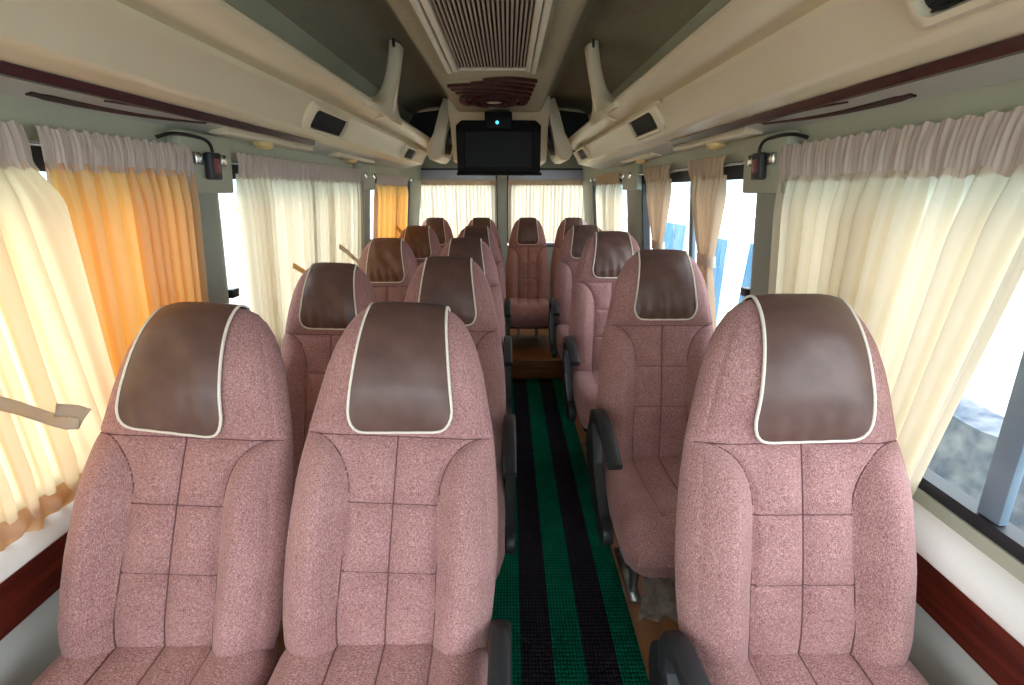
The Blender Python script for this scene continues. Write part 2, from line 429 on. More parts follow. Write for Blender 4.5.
# aisle carpet runner, thin and slightly rippled, and the step to the rear row
bm = bmesh.new()
rows = []
for i in range(61):
    y = -1.2+(3.27+1.2)*i/60
    rows.append([(x, y-0, .004+.0015*math.sin(9*y+3*x)) for x in [.50*j/10 for j in range(11)]])
grid(bm, rows)
bmesh.ops.solidify(bm, geom=list(bm.faces), thickness=.006)
cp = obj('carpet_runner', bm, 'carpet', loc=(-.065, 0, .002))
tag(cp, 'green and black striped woven carpet runner along the aisle', 'carpet')
bm = bmesh.new(); box(bm, -.10, .50, 3.28, 3.95, 0, .165); bevel_all(bm, .012, 3)
st = tag(obj('floor_step', bm, 'step'), 'brown wooden floor step at the far end of the aisle carpet', 'step')
bm = bmesh.new(); box(bm, -.10, .50, 3.262, 3.279, .10, .168); bevel_all(bm, .004, 2)
obj('step_nosing', bm, 'step', st)

# ------------------------------------------------------------------ overhead luggage shelves
YR0, YR1 = -.9, 3.92
def shelf(side):
    nm = 'left' if side < 0 else 'right'
    X = lambda d: CX+side*d
    root = empty('luggage_shelf', (X(.85), 1.5, 1.61))
    def mk(name, bm, mat, par=None, **k):
        o = obj(name, bm, mat, par or root, **k)
        o.matrix_parent_inverse = Matrix.Translation(root.location).inverted() if par is None else Matrix()
        return o
    # fascia: rolled lip on top, groove, sloping face, lower lip
    pts = [(.722, 1.634), (.708, 1.637), (.690, 1.642), (.668, 1.646), (.652, 1.648), (.643, 1.654), (.634, 1.672), (.622, 1.697), (.604, 1.722), (.593, 1.733), (.592, 1.737),
           (.616, 1.746), (.612, 1.757), (.588, 1.761), (.576, 1.764), (.560, 1.767), (.535, 1.773), (.515, 1.782), (.502, 1.793), (.500, 1.802), (.507, 1.810), (.522, 1.811), (.545, 1.80),
           (.60, 1.775), (.68, 1.70), (.74, 1.64)]
    bm = bmesh.new(); extr(bm, [(X(d), z) for d, z in pts], 'y', YR0, YR1)
    mk('fascia', bm, 'beige', angle=28)
    bm = bmesh.new()   # underside panel
    extr(bm, [(X(d), z) for d, z in ((.715, 1.636), (dwall(1.61)-.002, 1.608), (dwall(1.66)-.002, 1.655), (.72, 1.66))], 'y', YR0, YR1)
    mk('underside_panel', bm, 'greywall', smooth=False)
    bm = bmesh.new()   # maroon strip
    extr(bm, [(X(d), z) for d, z in ((.728, 1.618), (.714, 1.618), (.708, 1.634), (.714, 1.638), (.728, 1.638))], 'y', YR0, 1.93)
    mk('maroon_strip', bm, 'maroon', angle=30)
    # tan recessed wedge panels on the face between the louvred outlets
    # posts rising from the shelf lip to the ceiling channel
    for yc in (-.6, 2.28):
        n = 26; rows = []
        pr = []
        for i in range(n+1):
            t = i/n
            t = -.08+1.08*t; d = .512-.078*t-.008*math.sin(PI*max(0, t)); z = 1.80+(2.064-1.80)*t
            if t < .12: d += .0
            hw = .034+.24*math.exp(-(max(t, 0)/.13))+.012*sm(.8, 1, t)
            th = .030+.012*math.exp(-max(t, 0)/.2)
            pr.append((d, z, hw, th))
        bm = bmesh.new(); secs = []
        for d, z, hw, th in pr:
            sec = []
            for a in range(20):
                an = 2*PI*a/20
                cxs = math.copysign(abs(math.cos(an))**.5, math.cos(an)); sns = math.copysign(abs(math.sin(an))**.7, math.sin(an))
                sec.append((X(d+sns*th*.9-.002), yc+cxs*hw, z+sns*th*.35-.004))
            secs.append(sec)
        V = grid(bm, secs, close_u=True)
        bm.faces.new(V[0]); bm.faces.new(V[-1])
        # raised centre rib running down over the fascia
        tube(bm, [(X(d), yc, z) for d, z in ((.425, 2.0), (.445, 1.93), (.458, 1.86), (.472, 1.805), (.505, 1.775), (.56, 1.758))], [.006, .010, .013, .014, .013, .006], 8)
        p = mk('post', bm, 'beige')
        bm = bmesh.new(); tube(bm, [(X(.44), yc-.02, 2.045), (X(.43), yc-.07, 2.04), (X(.425), yc-.09, 2.055)], .006, 6)
        h = obj('hook', bm, 'black', p)
    # louvred outlets set in rounded bezels on the face
    ya, za, da = (0, 1), None, None
    th = math.atan2(.085, .058)          # slope of the face
    nrm = Vector((-side*math.sin(th), 0, -math.cos(th))); tang = Vector((-side*math.cos(th), 0, math.sin(th)))
    for yc, ln in (((1.84, .34), (3.27, .30)) if side < 0 else ((.57, .28), (1.95, .34), (3.47, .30))):
        c = Vector((X(.622), yc, 1.692)) if side < 0 else Vector((X(.614), yc, 1.704))
        def Q(u, v, w): return c+Vector((0, 1, 0))*u+tang*v+nrm*w
        bm = bmesh.new()
        o_ = rrect(ln+.03, .104, .030); a_ = rrect(ln, .086, .026); i_ = rrect(ln-.022, .068, .020)
        grid(bm, [[Q(u, v, -.022) for u, v in o_], [Q(u, v, .010) for u, v in o_], [Q(u, v, .022) for u, v in a_], [Q(u, v, .020) for u, v in i_], [Q(u, v, .004) for u, v in i_]], close_u=True)
        bz = mk('outlet_bezel', bm, 'beige', angle=50)
        bm = bmesh.new(); bm.faces.new([bm.verts.new(Q(u, v, .007)) for u, v in i_])
        for k in range(9):
            v = -.030+.060*k/8
            hexa(bm, [Q(-ln/2+.02, v-.0015, .006), Q(ln/2-.02, v-.0015, .006), Q(ln/2-.02, v+.0015, .006), Q(-ln/2+.02, v+.0015, .006),
                      Q(-ln/2+.02, v-.0015, .012), Q(ln/2-.02, v-.0015, .012), Q(ln/2-.02, v+.0015, .012), Q(-ln/2+.02, v+.0015, .012)])
        obj('louvre_panel', bm, 'dark', bz, smooth=False)
    bm = bmesh.new(); extr(bm, [(X(d), z) for d, z in ((.40, 2.05), (.68, 2.02), (.80, 1.80), (.80, 1.70), (.56, 1.78), (.46, 1.80))], 'y', 3.86, 3.90)
    mk('shelf_end_panel', bm, 'dark', smooth=False)
    bm = bmesh.new(); box(bm, X(.70)-.07, X(.70)+.07, 3.40, 3.66, 1.79, 1.88); bevel_all(bm, .012, 2)
    mk('equipment_box', bm, 'gasket')
    # dark swoosh inlays under the shelf
    def swoosh(y0, y1, d0, d1, bow, w0):
        bm = bmesh.new(); top, bot = [], []
        for i in range(25):
            t = i/24; y = y0+(y1-y0)*t; d = d0+(d1-d0)*t+bow*math.sin(PI*t)
            w = w0*(.25+.75*(1-t))*(1 if t > .08 else .6)
            top.append((X(d-w/2), y)); bot.append((X(d+w/2), y))
        
        Z = lambda x: 1.636-.028*((abs(x-CX)-.715)/(dwall(1.61)-.717))
        A = [bm.verts.new((x, yy, Z(x)-.003)) for x, yy in top+bot[::-1]]; B = [bm.verts.new((x, yy, Z(x)+.004)) for x, yy in top+bot[::-1]]
        n2 = len(A)//2
        for i in range(n2-1):
            j = 2*n2-1-i
            bm.faces.new((A[i], A[i+1], A[j-1], A[j])); bm.faces.new((B[i], B[i+1], B[j-1], B[j]))
        for i in range(2*n2):
            k = (i+1) % (2*n2); bm.faces.new((A[i], A[k], B[k], B[i]))
        return bm
    for (y0, y1, d0, d1, bow, w0) in ((.90, 1.34, .800, .765, .018, .022), (1.34, 1.02, .752, .765, -.010, .014)):
        mk('swoosh_inlay', swoosh(y0, y1, d0, d1, bow, w0), 'ornament', smooth=False)
    # pale cover strips and reading lamps along the underside
    for yc in (.30, 1.72, 2.62):
        bm = bmesh.new(); box(bm, X(.785)-.03, X(.785)+.03, yc-.30, yc+.30, 1.604, 1.626); bevel_all(bm, .006, 2)
        l = mk('lamp_bar', bm, 'beige')
        bm = bmesh.new(); lathe(bm, [(.032, 0), (.030, -.012), (.02, -.020), (.0, -.024)], 20, Matrix.Translation((X(.785), yc-.05, 1.605)))
        obj('lamp_lens', bm, 'yellow', l)
    tag(root, 'long beige overhead luggage shelf along the %s side of the cabin' % nm + (', above the closed curtains' if side < 0 else ', above the tied curtains'), 'luggage shelf', 'overhead luggage shelves')
    return root
for s_ in (-1, 1): shelf(s_)

# speaker pods closing the shelves at the rear (structure) and their speakers
for side in (-1, 1):
    X = lambda d: CX+side*d
    bm = bmesh.new()
    pl = [(.335, 2.04), (.385, 2.055), (.425, 1.95), (.455, 1.83), (.515, 1.76), (.525, 1.70), (.50, 1.655), (.45, 1.655), (.412, 1.69), (.355, 1.92)]
    extr(bm, [(X(d), z) for d, z in pl], 'y', 3.42, 3.95)
    bevel_all(bm, .008, 2)
    tag(obj('trim_%d' % (41 if side < 0 else 42), bm, 'beige'), kind='structure')
    sp = empty('wall_mounted_speaker', (X(.378), 3.62, 1.80))
    tag(sp, 'oval black speaker set in the beige pod %s of the hanging screen' % ('left' if side < 0 else 'right'), 'speaker', 'speakers beside the screen')
    rot = Matrix.Rotation(math.radians(-side*(90+12)), 4, 'Y')
    S = Matrix.Diagonal((1, 1.15, 1, 1))
    bm = bmesh.new(); lathe(bm, [(.105, -.02), (.105, .008), (.096, .014), (.082, .006), (.05, -.008), (.0, -.012)], 32, rot @ S)
    obj('cone', bm, 'black', sp)
    bm = bmesh.new(); lathe(bm, [(.032, -.012), (.030, .006), (.018, .014), (0, .016)], 20, rot)
    obj('tweeter', bm, 'metal', sp)

# ------------------------------------------------------------------ ceiling fittings
ac = tag(empty('ceiling_vent', (-.062, 1.2, 1.95)), 'long silver framed air conditioning grille in the ceiling channel', 'ceiling vent')
bm = bmesh.new(); box(bm, -.185, .165, -.75, .965, -.004, -.001); obj('backing', bm, 'dark', ac, smooth=False)
bm = bmesh.new()
for k in range(21):
    x = -.142+.272*k/20
    extr(bm, [(x-.0045, -.004), (x+.0045, -.004), (x+.002, -.014), (x-.002, -.014)], 'y', -.75, .945)
obj('grille_bars', bm, 'grille', ac, smooth=False)
bm = bmesh.new()
for k in range(110):
    y = -.74+1.68*k/109
    box(bm, -.145, .135, y-.0022, y+.0022, -.009, -.005)
obj('grille_cross_wires', bm, 'gasket', ac, smooth=False)
for x0, x1, zb in ((-.196, -.176, -.030), (-.172, -.150, -.024), (.138, .158, -.024), (.162, .182, -.030)):
    bm = bmesh.new(); box(bm, x0, x1, -.75, .965, zb, 0); bevel_all(bm, .003, 2); obj('side_rail', bm, 'alloy', ac)
for x0, x1 in ((-.215, -.196), (.182, .201)):
    bm = bmesh.new(); extr(bm, [(x0, .0), (x1, 0), (x1, -.029) if x1 < 0 else (x1, -.002), (x1-.002, -.03) if x1 < 0 else (x0, -.029)], 'y', -.75, .96); obj('shadow_gap_cheek', bm, 'channel', ac, smooth=False)
bm = bmesh.new(); box(bm, -.15, .138, .945, .962, -.018, 0)
obj('end_rail', bm, 'alloy', ac, smooth=False)

orn = tag(empty('ceiling_ornament', (-.08, 2.80, 1.95)), 'dark red wooden swirl ornament on the ceiling ahead of the screen', 'ornament')
def ribbon(name, pts, w, z0=-.018, z1=0):
    bm = bmesh.new(); L, R = [], []
    n = len(pts)
    for i, p in enumerate(pts):
        a, b = Vector(pts[max(0, i-1)]), Vector(pts[min(n-1, i+1)])
        t = (b-a).normalized(); nn = Vector((-t.y, t.x)); ww = w(i/(n-1)) if callable(w) else w
        L.append(Vector(p)+nn*ww/2); R.append(Vector(p)-nn*ww/2)
    rows = []
    for l, r in zip(L, R): rows.append([(l.x, l.y, z1), (l.x, l.y, z0), (r.x, r.y, z0), (r.x, r.y, z1)])
    V = grid(bm, rows, close_u=True); bm.faces.new(V[0]); bm.faces.new(V[-1])
    return obj(name, bm, 'ornament', orn, angle=30)
def arc(cx, cy, rx, ry, a0, a1, n=40): return [(cx+rx*math.cos(math.radians(a0+(a1-a0)*i/n)), cy+ry*math.sin(math.radians(a0+(a1-a0)*i/n))) for i in range(n+1)]
ribbon('outer_ring', arc(0, .07, .175, .235, -212, 32, 70), .05)
ribbon('middle_ring', arc(.0, .08, .118, .155, -250, 90, 50), .036, -.024)
ribbon('inner_ring', arc(0, .08, .070, .092, -180, 179.9, 40), .020, -.028)
for k in range(5):
    x0, y0 = (-.03, -.095, -.215, -.205, -.19)[k], (-.41, -.365, -.31, -.245, -.175)[k]
    ribbon('swirl_slat', [(x0+(.215-x0-.006*k)*t, y0+(.02+.035*k)*t**2.2-.03*math.sin(PI*t)) for t in [i/24 for i in range(25)]], lambda t, k=k: (.040+.008*(k > 1))*(.75+.35*math.sin(PI*min(1, t*1.2))), -.016-.002*k)
bm = bmesh.new(); lathe(bm, [(.0, -.02), (.045, -.018), (.05, -.01), (.05, 0)], 28, Matrix.Translation((0, .08, 0)))
obj('centre_boss', bm, 'beige', orn)
bm = bmesh.new(); extr(bm, rrect(.45, .74, .1, 6, 0, -.03), 'z', -.006, 0); obj('backing_board', bm, 'channel', orn)

tv = tag(empty('tv_monitor', (-.062, 3.22, 1.70)), 'black flat screen hanging from the ceiling at the rear of the aisle', 'screen')
bm = bmesh.new(); pl = [(-.282, -.14), (.282, -.14), (.283, .155), (.245, .185), (-.245, .185), (-.283, .155)]
extr(bm, pl, 'y', 0, .05); bevel_all(bm, .006, 2); obj('housing', bm, 'tvbody', tv)
bm = bmesh.new(); box(bm, -.225, .225, -.0025, .001, -.10, .115); obj('screen_panel', bm, 'screen', tv, smooth=False)
for s in (-1, 1):
    bm = bmesh.new(); box(bm, s*.253-.022, s*.253+.022, -.004, .002, -.11, .12); bevel_all(bm, .002, 1); obj('side_speaker', bm, 'tvbody', tv)
bm = bmesh.new(); box(bm, -.287, .293, -.014, .05, -.155, -.138); bevel_all(bm, .005, 2); obj('bottom_lip', bm, 'tvbody', tv)
bm = bmesh.new(); box(bm, -.09, .09, -.01, .10, .13, .235); bevel_all(bm, .008, 2); hs = obj('mount_housing', bm, 'tvbody', tv)
bm = bmesh.new(); lathe(bm, [(.011, 0), (.010, .003), (0, .005)], 16, Matrix.Translation((-.008, -.011, .17)) @ Matrix.Rotation(PI/2, 4, 'X'))
l_ = obj('indicator_light', bm, 'led', hs); l_['label'] = 'small glowing blue indicator light'
bm = bmesh.new(); tube(bm, [(-.05, .05, .16), (-.05, .2, .18), (-.05, .24, .16)], .012, 8); tube(bm, [(.05, .05, .16), (.05, .2, .18), (.05, .24, .16)], .012, 8)
obj('mount_arm', bm, 'black', tv)

# ------------------------------------------------------------------ curtains
def curtain_mesh(P, nf, ztop, zbot, width_fn, amp=.018, hem=True, head=.07, seed=0, ny=None, nz=60, gather_bottom=False, tie_z=None, y_irreg=.35, omega=.25):
    """P(y,z,off) -> point; width_fn(z)->(y0,y1). Returns (body bm, heading bm)"""
    rnd = random.Random(seed); ph = [rnd.uniform(-1, 1) for _ in range(nf*2+4)]; amps = [rnd.uniform(.6, 1.25) for _ in range(nf*2+4)]
    ns = nf*18
    def fold(s, z):
        q = s*nf+.35*math.sin(s*7+seed)+.25*y_irreg*math.sin(s*17+seed*2)
        i = int(q*2) % len(amps)
        a = amps[i]*(1-(q*2 % 1))+amps[(i+1) % len(amps)]*(q*2 % 1)
        w = math.sin(2*PI*q+.25*math.sin(3*z+ph[i % len(ph)]*.6))
        w = math.copysign(abs(w)**.75, w)
        return a*w, q, a
    def pt(s, z):
        y0, y1 = width_fn(z); wloc = (y1-y0)
        k = sm(ztop, ztop-head-.10, z)*.8+.2
        if gather_bottom: k *= .45+.55*sm(zbot, zbot+.10, z)
        f, q, a_ = fold(s, z)
        aa = amp*k
        if tie_z is not None:
            aa *= .55+.45*min(1, abs(z-tie_z)/.25)
        fine = .003*math.sin(s*nf*2*PI*3.1+seed+z*4)*(1-sm(ztop-head*1.4, ztop-head*2.6, z)*.8)
        yy = y0+wloc*s-wloc/nf*omega*(a_-.35)*k*math.sin(4*PI*q)*min(1, s*8, (1-s)*8)
        return P(yy, z, .032+aa*f+fine)
    zs = [ztop-head+.014-(ztop-head+.014-zbot)*i/nz for i in range(nz+1)]
    body = bmesh.new(); grid(body, [[pt(s/ns, z) for s in range(ns+1)] for z in zs])
    hd = bmesh.new(); rows = []
    for i in range(13):
        t = i/12; z = ztop+.006-(head+.006)*t
        puff = .012*math.sin(PI*min(1, t*1.15))
        rows.append([(lambda s: (lambda q: P(q[0], z+.003*math.sin(s*nf*9+seed), q[1]))(
            ((width_fn(z)[0]+(width_fn(z)[1]-width_fn(z)[0])*s), .035+puff*.35+.0022*math.sin(s*nf*2*PI*3.3+2.2*math.sin(s*nf*4.1)+1.3*math.sin(s*nf*9.7))*(1-.35*t)+.0018*math.sin(s*nf*2*PI*5.1+seed+2*math.sin(t*3))+.004*fold(s, z)[0]*t)))(j/ns) for j in range(ns+1)])
    grid(hd, rows)
    return body, hd

def curtain(name, label, P, mat, headmat, rod=None, tie=None, **k):
    body, hd = curtain_mesh(P, **k)
    root = obj(name, body, mat, angle=180)
    tag(root, label, 'curtain', 'curtains along the windows')
    h = obj('curtain_heading', hd, headmat, root, angle=180)
    if tie: tie(root)
    return root

def sidep(side): return lambda y, z, off: WP(side, y, z, off)
ZT = 1.556
def straight(y0t, y1t, y0b=None, y1b=None):
    y0b = y0t if y0b is None else y0b; y1b = y1t if y1b is None else y1b
    return lambda z: (y0b+(y0t-y0b)*((z-.8)/(ZT-.8)), y1b+(y1t-y1b)*((z-.8)/(ZT-.8)))
def hem_ruffle(root, P, y0, y1, zb, mat, seed=0):
    bm = bmesh.new(); n = int((y1-y0)*160); rows = []
    for i in range(9):
        t = i/8; z = zb+.055-.055*t
        rows.append([P(y0+(y1-y0)*j/n, z+.006*math.sin(j*.7+seed)*t+.004*math.sin(j*.31)*t, .030+.010*math.sin(PI*t)*(1+.6*math.sin(j*.53+seed))+.006*math.sin(j*1.1)*t) for j in range(n+1)])
    grid(bm, rows); return obj('gathered_hem', bm, mat, root, angle=180)

L_, R_ = sidep(-1), sidep(1)
L_over = lambda y, z, off: WP(-1, y, z, off+.050*sm(.80, .88, y)*sm(1.51, 1.42, z))
c = curtain('window_curtain', 'white curtain panel nearest the camera at the left front window, with a strap in front', L_over, 'curtain_white', 'curtain_head', nf=17, ztop=ZT, zbot=.83, width_fn=straight(.25, .872, .25, .93), seed=3, amp=.013, gather_bottom=True)
hem_ruffle(c, L_over, .25, .93, .81, 'curtain_warm', 2)
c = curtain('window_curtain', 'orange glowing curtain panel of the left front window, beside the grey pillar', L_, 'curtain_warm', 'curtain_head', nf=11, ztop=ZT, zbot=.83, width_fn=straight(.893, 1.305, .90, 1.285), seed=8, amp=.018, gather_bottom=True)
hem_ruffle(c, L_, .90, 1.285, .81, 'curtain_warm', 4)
curtain('window_curtain', 'cream curtain panel of the left second window, just beyond the grey pillar', L_, 'curtain_cream', 'curtain_head', nf=14, ztop=ZT, zbot=.81, width_fn=straight(1.525, 2.155, 1.56, 2.155), seed=5, amp=.018)
curtain('window_curtain', 'cream curtain panel of the left second window, its farther half', L_, 'curtain_cream', 'curtain_head', nf=14, ztop=ZT, zbot=.81, width_fn=straight(2.16, 2.83), seed=11, amp=.018)
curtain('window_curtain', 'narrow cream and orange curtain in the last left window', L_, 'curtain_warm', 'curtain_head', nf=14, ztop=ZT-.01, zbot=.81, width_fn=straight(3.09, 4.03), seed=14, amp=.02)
c = curtain('window_curtain', 'wide cream curtain with a broad heading at the right front window', R_, 'curtain_cream', 'curtain_head', nf=13, ztop=ZT, zbot=.845, width_fn=straight(.60, 1.295, .75, 1.265), seed=21, amp=.024, head=.085)
curtain('window_curtain', 'cream curtain half closed over the last window on the right', R_, 'curtain_cream', 'curtain_peach', nf=9, ztop=ZT, zbot=.81, width_fn=straight(3.13, 3.98, 3.30, 3.98), seed=23, amp=.02)

def tied(ylt, yrt, yc, hw, zt):
    def f(z):
        a, b = ylt, yrt
        if z >= zt:
            t = (z-zt)/(ZT-zt); e = t**.85
            return (yc-hw+(a-(yc-hw))*e, yc+hw+(b-(yc+hw))*e)
        t = min(1, (zt-z)/.30)
        return (yc-hw-.045*t, yc+hw+.045*t)
    return f
for (a, b, yc, hw, zt, lab, sd) in ((1.62, 1.95, 1.765, .048, 1.185, 'peach curtain tied at its waist in the right second window, nearer the camera', 31),
                                  (2.16, 2.58, 2.36, .05, 1.175, 'peach curtain tied at its waist in the right second window, farther from the camera', 37)):
    c = curtain('window_curtain', lab, R_, 'curtain_peach', 'curtain_peach', nf=7, ztop=ZT, zbot=.82, width_fn=tied(a, b, yc, hw, zt), seed=sd, amp=.020, tie_z=zt)
    bm = bmesh.new(); rows = []
    for i in range(7):
        z = zt+.022-.044*i/6; rows.append([])
        for j in range(28):
            an = 2*PI*j/28
            rows[-1].append(R_(yc+(hw+.008)*math.cos(an), z+.004*math.sin(an), .028+.030*math.sin(an)))
    grid(bm, rows, close_u=True); obj('tie_band', bm, 'paper', c)

# rear door curtains with straight rod headings
for i, (x0, x1) in enumerate(((-.915, -.12), (.0, .81))):
    Pb = lambda y, z, off: (y, YB-off, z)
    curtain('window_curtain', 'gathered cream curtain on the rear door window %s' % ('left of the centre post' if i == 0 else 'right of the centre post'),
            Pb, 'curtain_cream', 'curtain_peach', nf=20, ztop=1.545, zbot=.92, width_fn=lambda z, a=x0, b=x1: (a, b), seed=40+i, amp=.011, head=.05)

# curtain rods
def rod(side, y0, y1, z, label):
    root = empty('curtain_rod', WP(side, y0, z, .03))
    tag(root, label, 'curtain rod', 'curtain rods')
    inv = Matrix.Translation(root.location).inverted()
    bm = bmesh.new(); tube(bm, [WP(side, y0, z, .022), WP(side, (y0+y1)/2, z, .022), WP(side, y1, z, .022)], .0055, 10)
    o = obj('rod', bm, 'chrome', root); o.matrix_parent_inverse = inv
    for y in (y0, y1):
        bm = bmesh.new(); wallblock(bm, side, y-.018, y+.018, z-.016, z+.016, .044, .024); bevel_all(bm, .004, 2)
        o = obj('rod_bracket', bm, 'chrome', root); o.matrix_parent_inverse = inv
for side, nm in ((-1, 'left'), (1, 'right')):
    for (y0, y1, d) in ((-.38, 1.335, 'front'), (1.44, 2.86, 'second'), (3.03, 4.2, 'last')):
        rod(side, y0, y1, ZT-.022, 'thin steel curtain rod over the %s %s window' % (nm, d))

# loose curtain straps sticking out into the cabin
def strap(pts, w, label, mat):
    bm = bmesh.new(); rows = []
    for p, wv in pts:
        p = Vector(p); wv = Vector(wv).normalized()*w/2
        rows.append([p-wv, p-wv*.3, p+wv*.3, p+wv])
    grid(bm, rows); bmesh.ops.solidify(bm, geom=list(bm.faces), thickness=.002)
    bmesh.ops.subdivide_edges(bm, edges=list(bm.edges), cuts=1, use_grid_fill=True, smooth=.3)
    tag(obj('curtain_tie', bm, mat, angle=180), label, 'curtain strap', 'loose curtain straps')
strap([((-.86, .60, 1.165), (0, .25, 1)), ((-.86, .66, 1.125), (0, .25, 1)), ((-.858, .70, 1.087), (0, .3, 1)), ((-.855, .735, 1.048), (0, .35, 1)), ((-.850, .757, 1.026), (0, .5, 1)), ((-.838, .772, 1.018), (0, 1, .9)),
       ((-.835, .782, 1.032), (.3, 1, .4)), ((-.842, .770, 1.046), (0, .9, .5)), ((-.85, .745, 1.060), (0, .5, 1))], .026, 'pale grey strap hanging in front of the left front curtain', 'paper')
strap([((-.862, 1.775, 1.165), (.1, .4, 1)), ((-.858, 1.80, 1.15), (.1, .4, 1)), ((-.85, 1.87, 1.11), (.1, .3, 1))], .022, 'tan strap behind the second row window seat', 'strapglow')
strap([((-.862, 2.29, 1.18), (.1, .4, 1)), ((-.858, 2.40, 1.13), (.1, .4, 1)), ((-.85, 2.52, 1.06), (.1, .3, 1))], .026, 'pale strap behind the third row window seat', 'paper')
strap([((-.86, 3.50, 1.18), (.1, .4, 1)), ((-.855, 3.60, 1.14), (.1, .4, 1)), ((-.85, 3.72, 1.08), (.1, .3, 1))], .034, 'orange lit strap beside the last left curtain', 'strapglow')

# small wired boxes on the pillars
for side, yb, nm in ((-1, 1.385, 'left'), (1, 1.385, 'right')):
    root = empty('wired_box', WP(side, yb, 1.515, .036))
    inv = Matrix.Translation(root.location).inverted()
    tag(root, 'small black box with a dull red face on the %s pillar bracket' % nm, 'device', 'wired boxes on the pillars')
    bm = bmesh.new(); wallblock(bm, side, yb-.026, yb+.026, 1.478, 1.552, .056, .036); bevel_all(bm, .005, 2)
    o = obj('case', bm, 'black', root); o.matrix_parent_inverse = inv
    bm = bmesh.new(); wallblock(bm, side, yb-.013, yb+.013, 1.497, 1.535, .059, .056); bevel_all(bm, .003, 2)
    o2 = obj('red_face', bm, 'red', root); o2.matrix_parent_inverse = inv
    bm = bmesh.new()
    cp = [WP(side, yb, 1.55, .048), WP(side, yb-.005, 1.57, .047), WP(side, yb-.025, 1.584, .045), WP(side, yb-.07, 1.588, .043), WP(side, yb-.11, 1.588, .042), WP(side, yb-.15, 1.585, .036), WP(side, yb-.175, 1.572, .012)]
    sp_ = []
    for i in range(len(cp)-1):
        for t in range(4):
            p0, p1, p2, p3 = (Vector(cp[max(0, i-1)]), Vector(cp[i]), Vector(cp[i+1]), Vector(cp[min(len(cp)-1, i+2)])); u = t/4
            sp_.append(.5*((2*p1)+(-p0+p2)*u+(2*p0-5*p1+4*p2-p3)*u*u+(-p0+3*p1-3*p2+p3)*u**3))
    tube(bm, sp_, .0045, 8); o3 = obj('cord', bm, 'cord', root); o3.matrix_parent_inverse = inv

# ------------------------------------------------------------------ seats
WT = [(-.06, .200), (-.03, .216), (.0, .228), (.06, .236), (.12, .240), (.2, .242), (.3, .238), (.4, .231), (.5, .219), (.58, .203), (.66, .187), (.72, .170), (.77, .149), (.80, .131), (.82, .111), (.832, .085), (.838, .05)]
HT = .838
def wid(h): return interp(WT, h)
HS = .53
def us(h):
    if h <= HS-.16: return .43+.04*(max(0, .2-h)/.2)
    k = min(1, (h-HS+.16)/.16)
    return .43+.47*(1-math.sqrt(max(0, 1-k*k)))
def nfront(u, h):
    au = abs(u)
    edge = max(0, 1-au**5)**.5
    tf = math.sqrt(max(0, 1-((h-.66)/(HT-.66))**2)) if h > .66 else 1
    bf = math.sqrt(max(0, 1-((.07-h)/.135)**2)) if h < .07 else 1
    low = 1-sm(.34, .54, h)
    n = .050+.010*math.sin(PI*max(0, min(1, h/.5)))*(1-low*.3)
    n += .040*sm(.38, .70, au)*low*(1-.25*sm(.75, 1, au))
    n += .022*sm(.50, .62, h)*(1-.5*au*au)
    # stitched seams with soft puffed panels between them
    g = 0
    def seam(dist, d=.010, s=.0050, ds=.010, ss=.022): return d*math.exp(-(dist/s)**2)+ds*math.exp(-(dist/ss)**2)
    if h < HS+.005:
        U = us(h); w = wid(h)
        dd = abs(au-U)*w
        if h > HS-.16:
            k = min(.995, (h-HS+.16)/.16); dd /= math.sqrt(1+(w*.47/.16*k/math.sqrt(1-k*k))**2)
        g = max(g, seam(dd))
        if au < U:
            g = max(g, seam(au*w, .006))
            for hs in (HS-.165, HS-.33): g = max(g, seam(abs(h-hs), .005, .005, .006, .016)*sm(0, .1, U-au+.05))
    g = max(g, seam(abs(h-HS), .006, .0055, .007, .02))
    g = max(g, .004*math.exp(-((au-.90)*wid(h)/.004)**2)*(1-sm(.74, .8, h)))
    return (n-g)*edge*tf*bf
def nback(u, h):
    edge = max(0, 1-abs(u)**5)**.5
    tf = math.sqrt(max(0, 1-((h-.66)/(HT-.66))**2)) if h > .66 else 1
    bf = math.sqrt(max(0, 1-((.07-h)/.135)**2)) if h < .07 else 1
    return -(.062)*edge*tf*bf
def hdrop(u, h): return h-.030*sm(.40, .85, abs(u))*(1-sm(-.06, .2, h))
def bpt(x, h, n): return (x, -n, h)          # upright local frame, front is -y

def backrest_bm(NU=104, NH=150):
    bm = bmesh.new()
    hs = [-.06+(HT+.06)*i/NH for i in range(NH)]+[HT]
    us_ = [math.sin(PI/2*(2*j/NU-1))*.55+(2*j/NU-1)*.45 for j in range(NU+1)]
    F = [[bpt(u*wid(h), hdrop(u, h)+0, nfront(u, h)) for u in us_] for h in hs]
    nb = 24; ub = [math.sin(PI/2*(2*j/nb-1)) for j in range(nb+1)]
    hb = hs[::6]+[hs[-1]]
    B = [[bpt(u*wid(h), hdrop(u, h), nback(u, h)) for u in ub] for h in hb]
    grid(bm, F); grid(bm, B)
    # close the back edge seam strip sides: piping ring hides the join
    return bm
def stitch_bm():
    # added dark lines that put shade into the seam grooves by colour
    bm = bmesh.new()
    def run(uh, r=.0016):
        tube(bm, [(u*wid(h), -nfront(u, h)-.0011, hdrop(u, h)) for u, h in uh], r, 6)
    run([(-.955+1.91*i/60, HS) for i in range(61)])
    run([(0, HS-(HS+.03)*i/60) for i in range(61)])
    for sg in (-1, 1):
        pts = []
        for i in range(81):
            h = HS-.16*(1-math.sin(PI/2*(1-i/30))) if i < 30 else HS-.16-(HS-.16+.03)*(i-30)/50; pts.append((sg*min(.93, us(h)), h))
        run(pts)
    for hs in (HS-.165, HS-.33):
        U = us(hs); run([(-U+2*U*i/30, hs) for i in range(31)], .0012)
    return bm
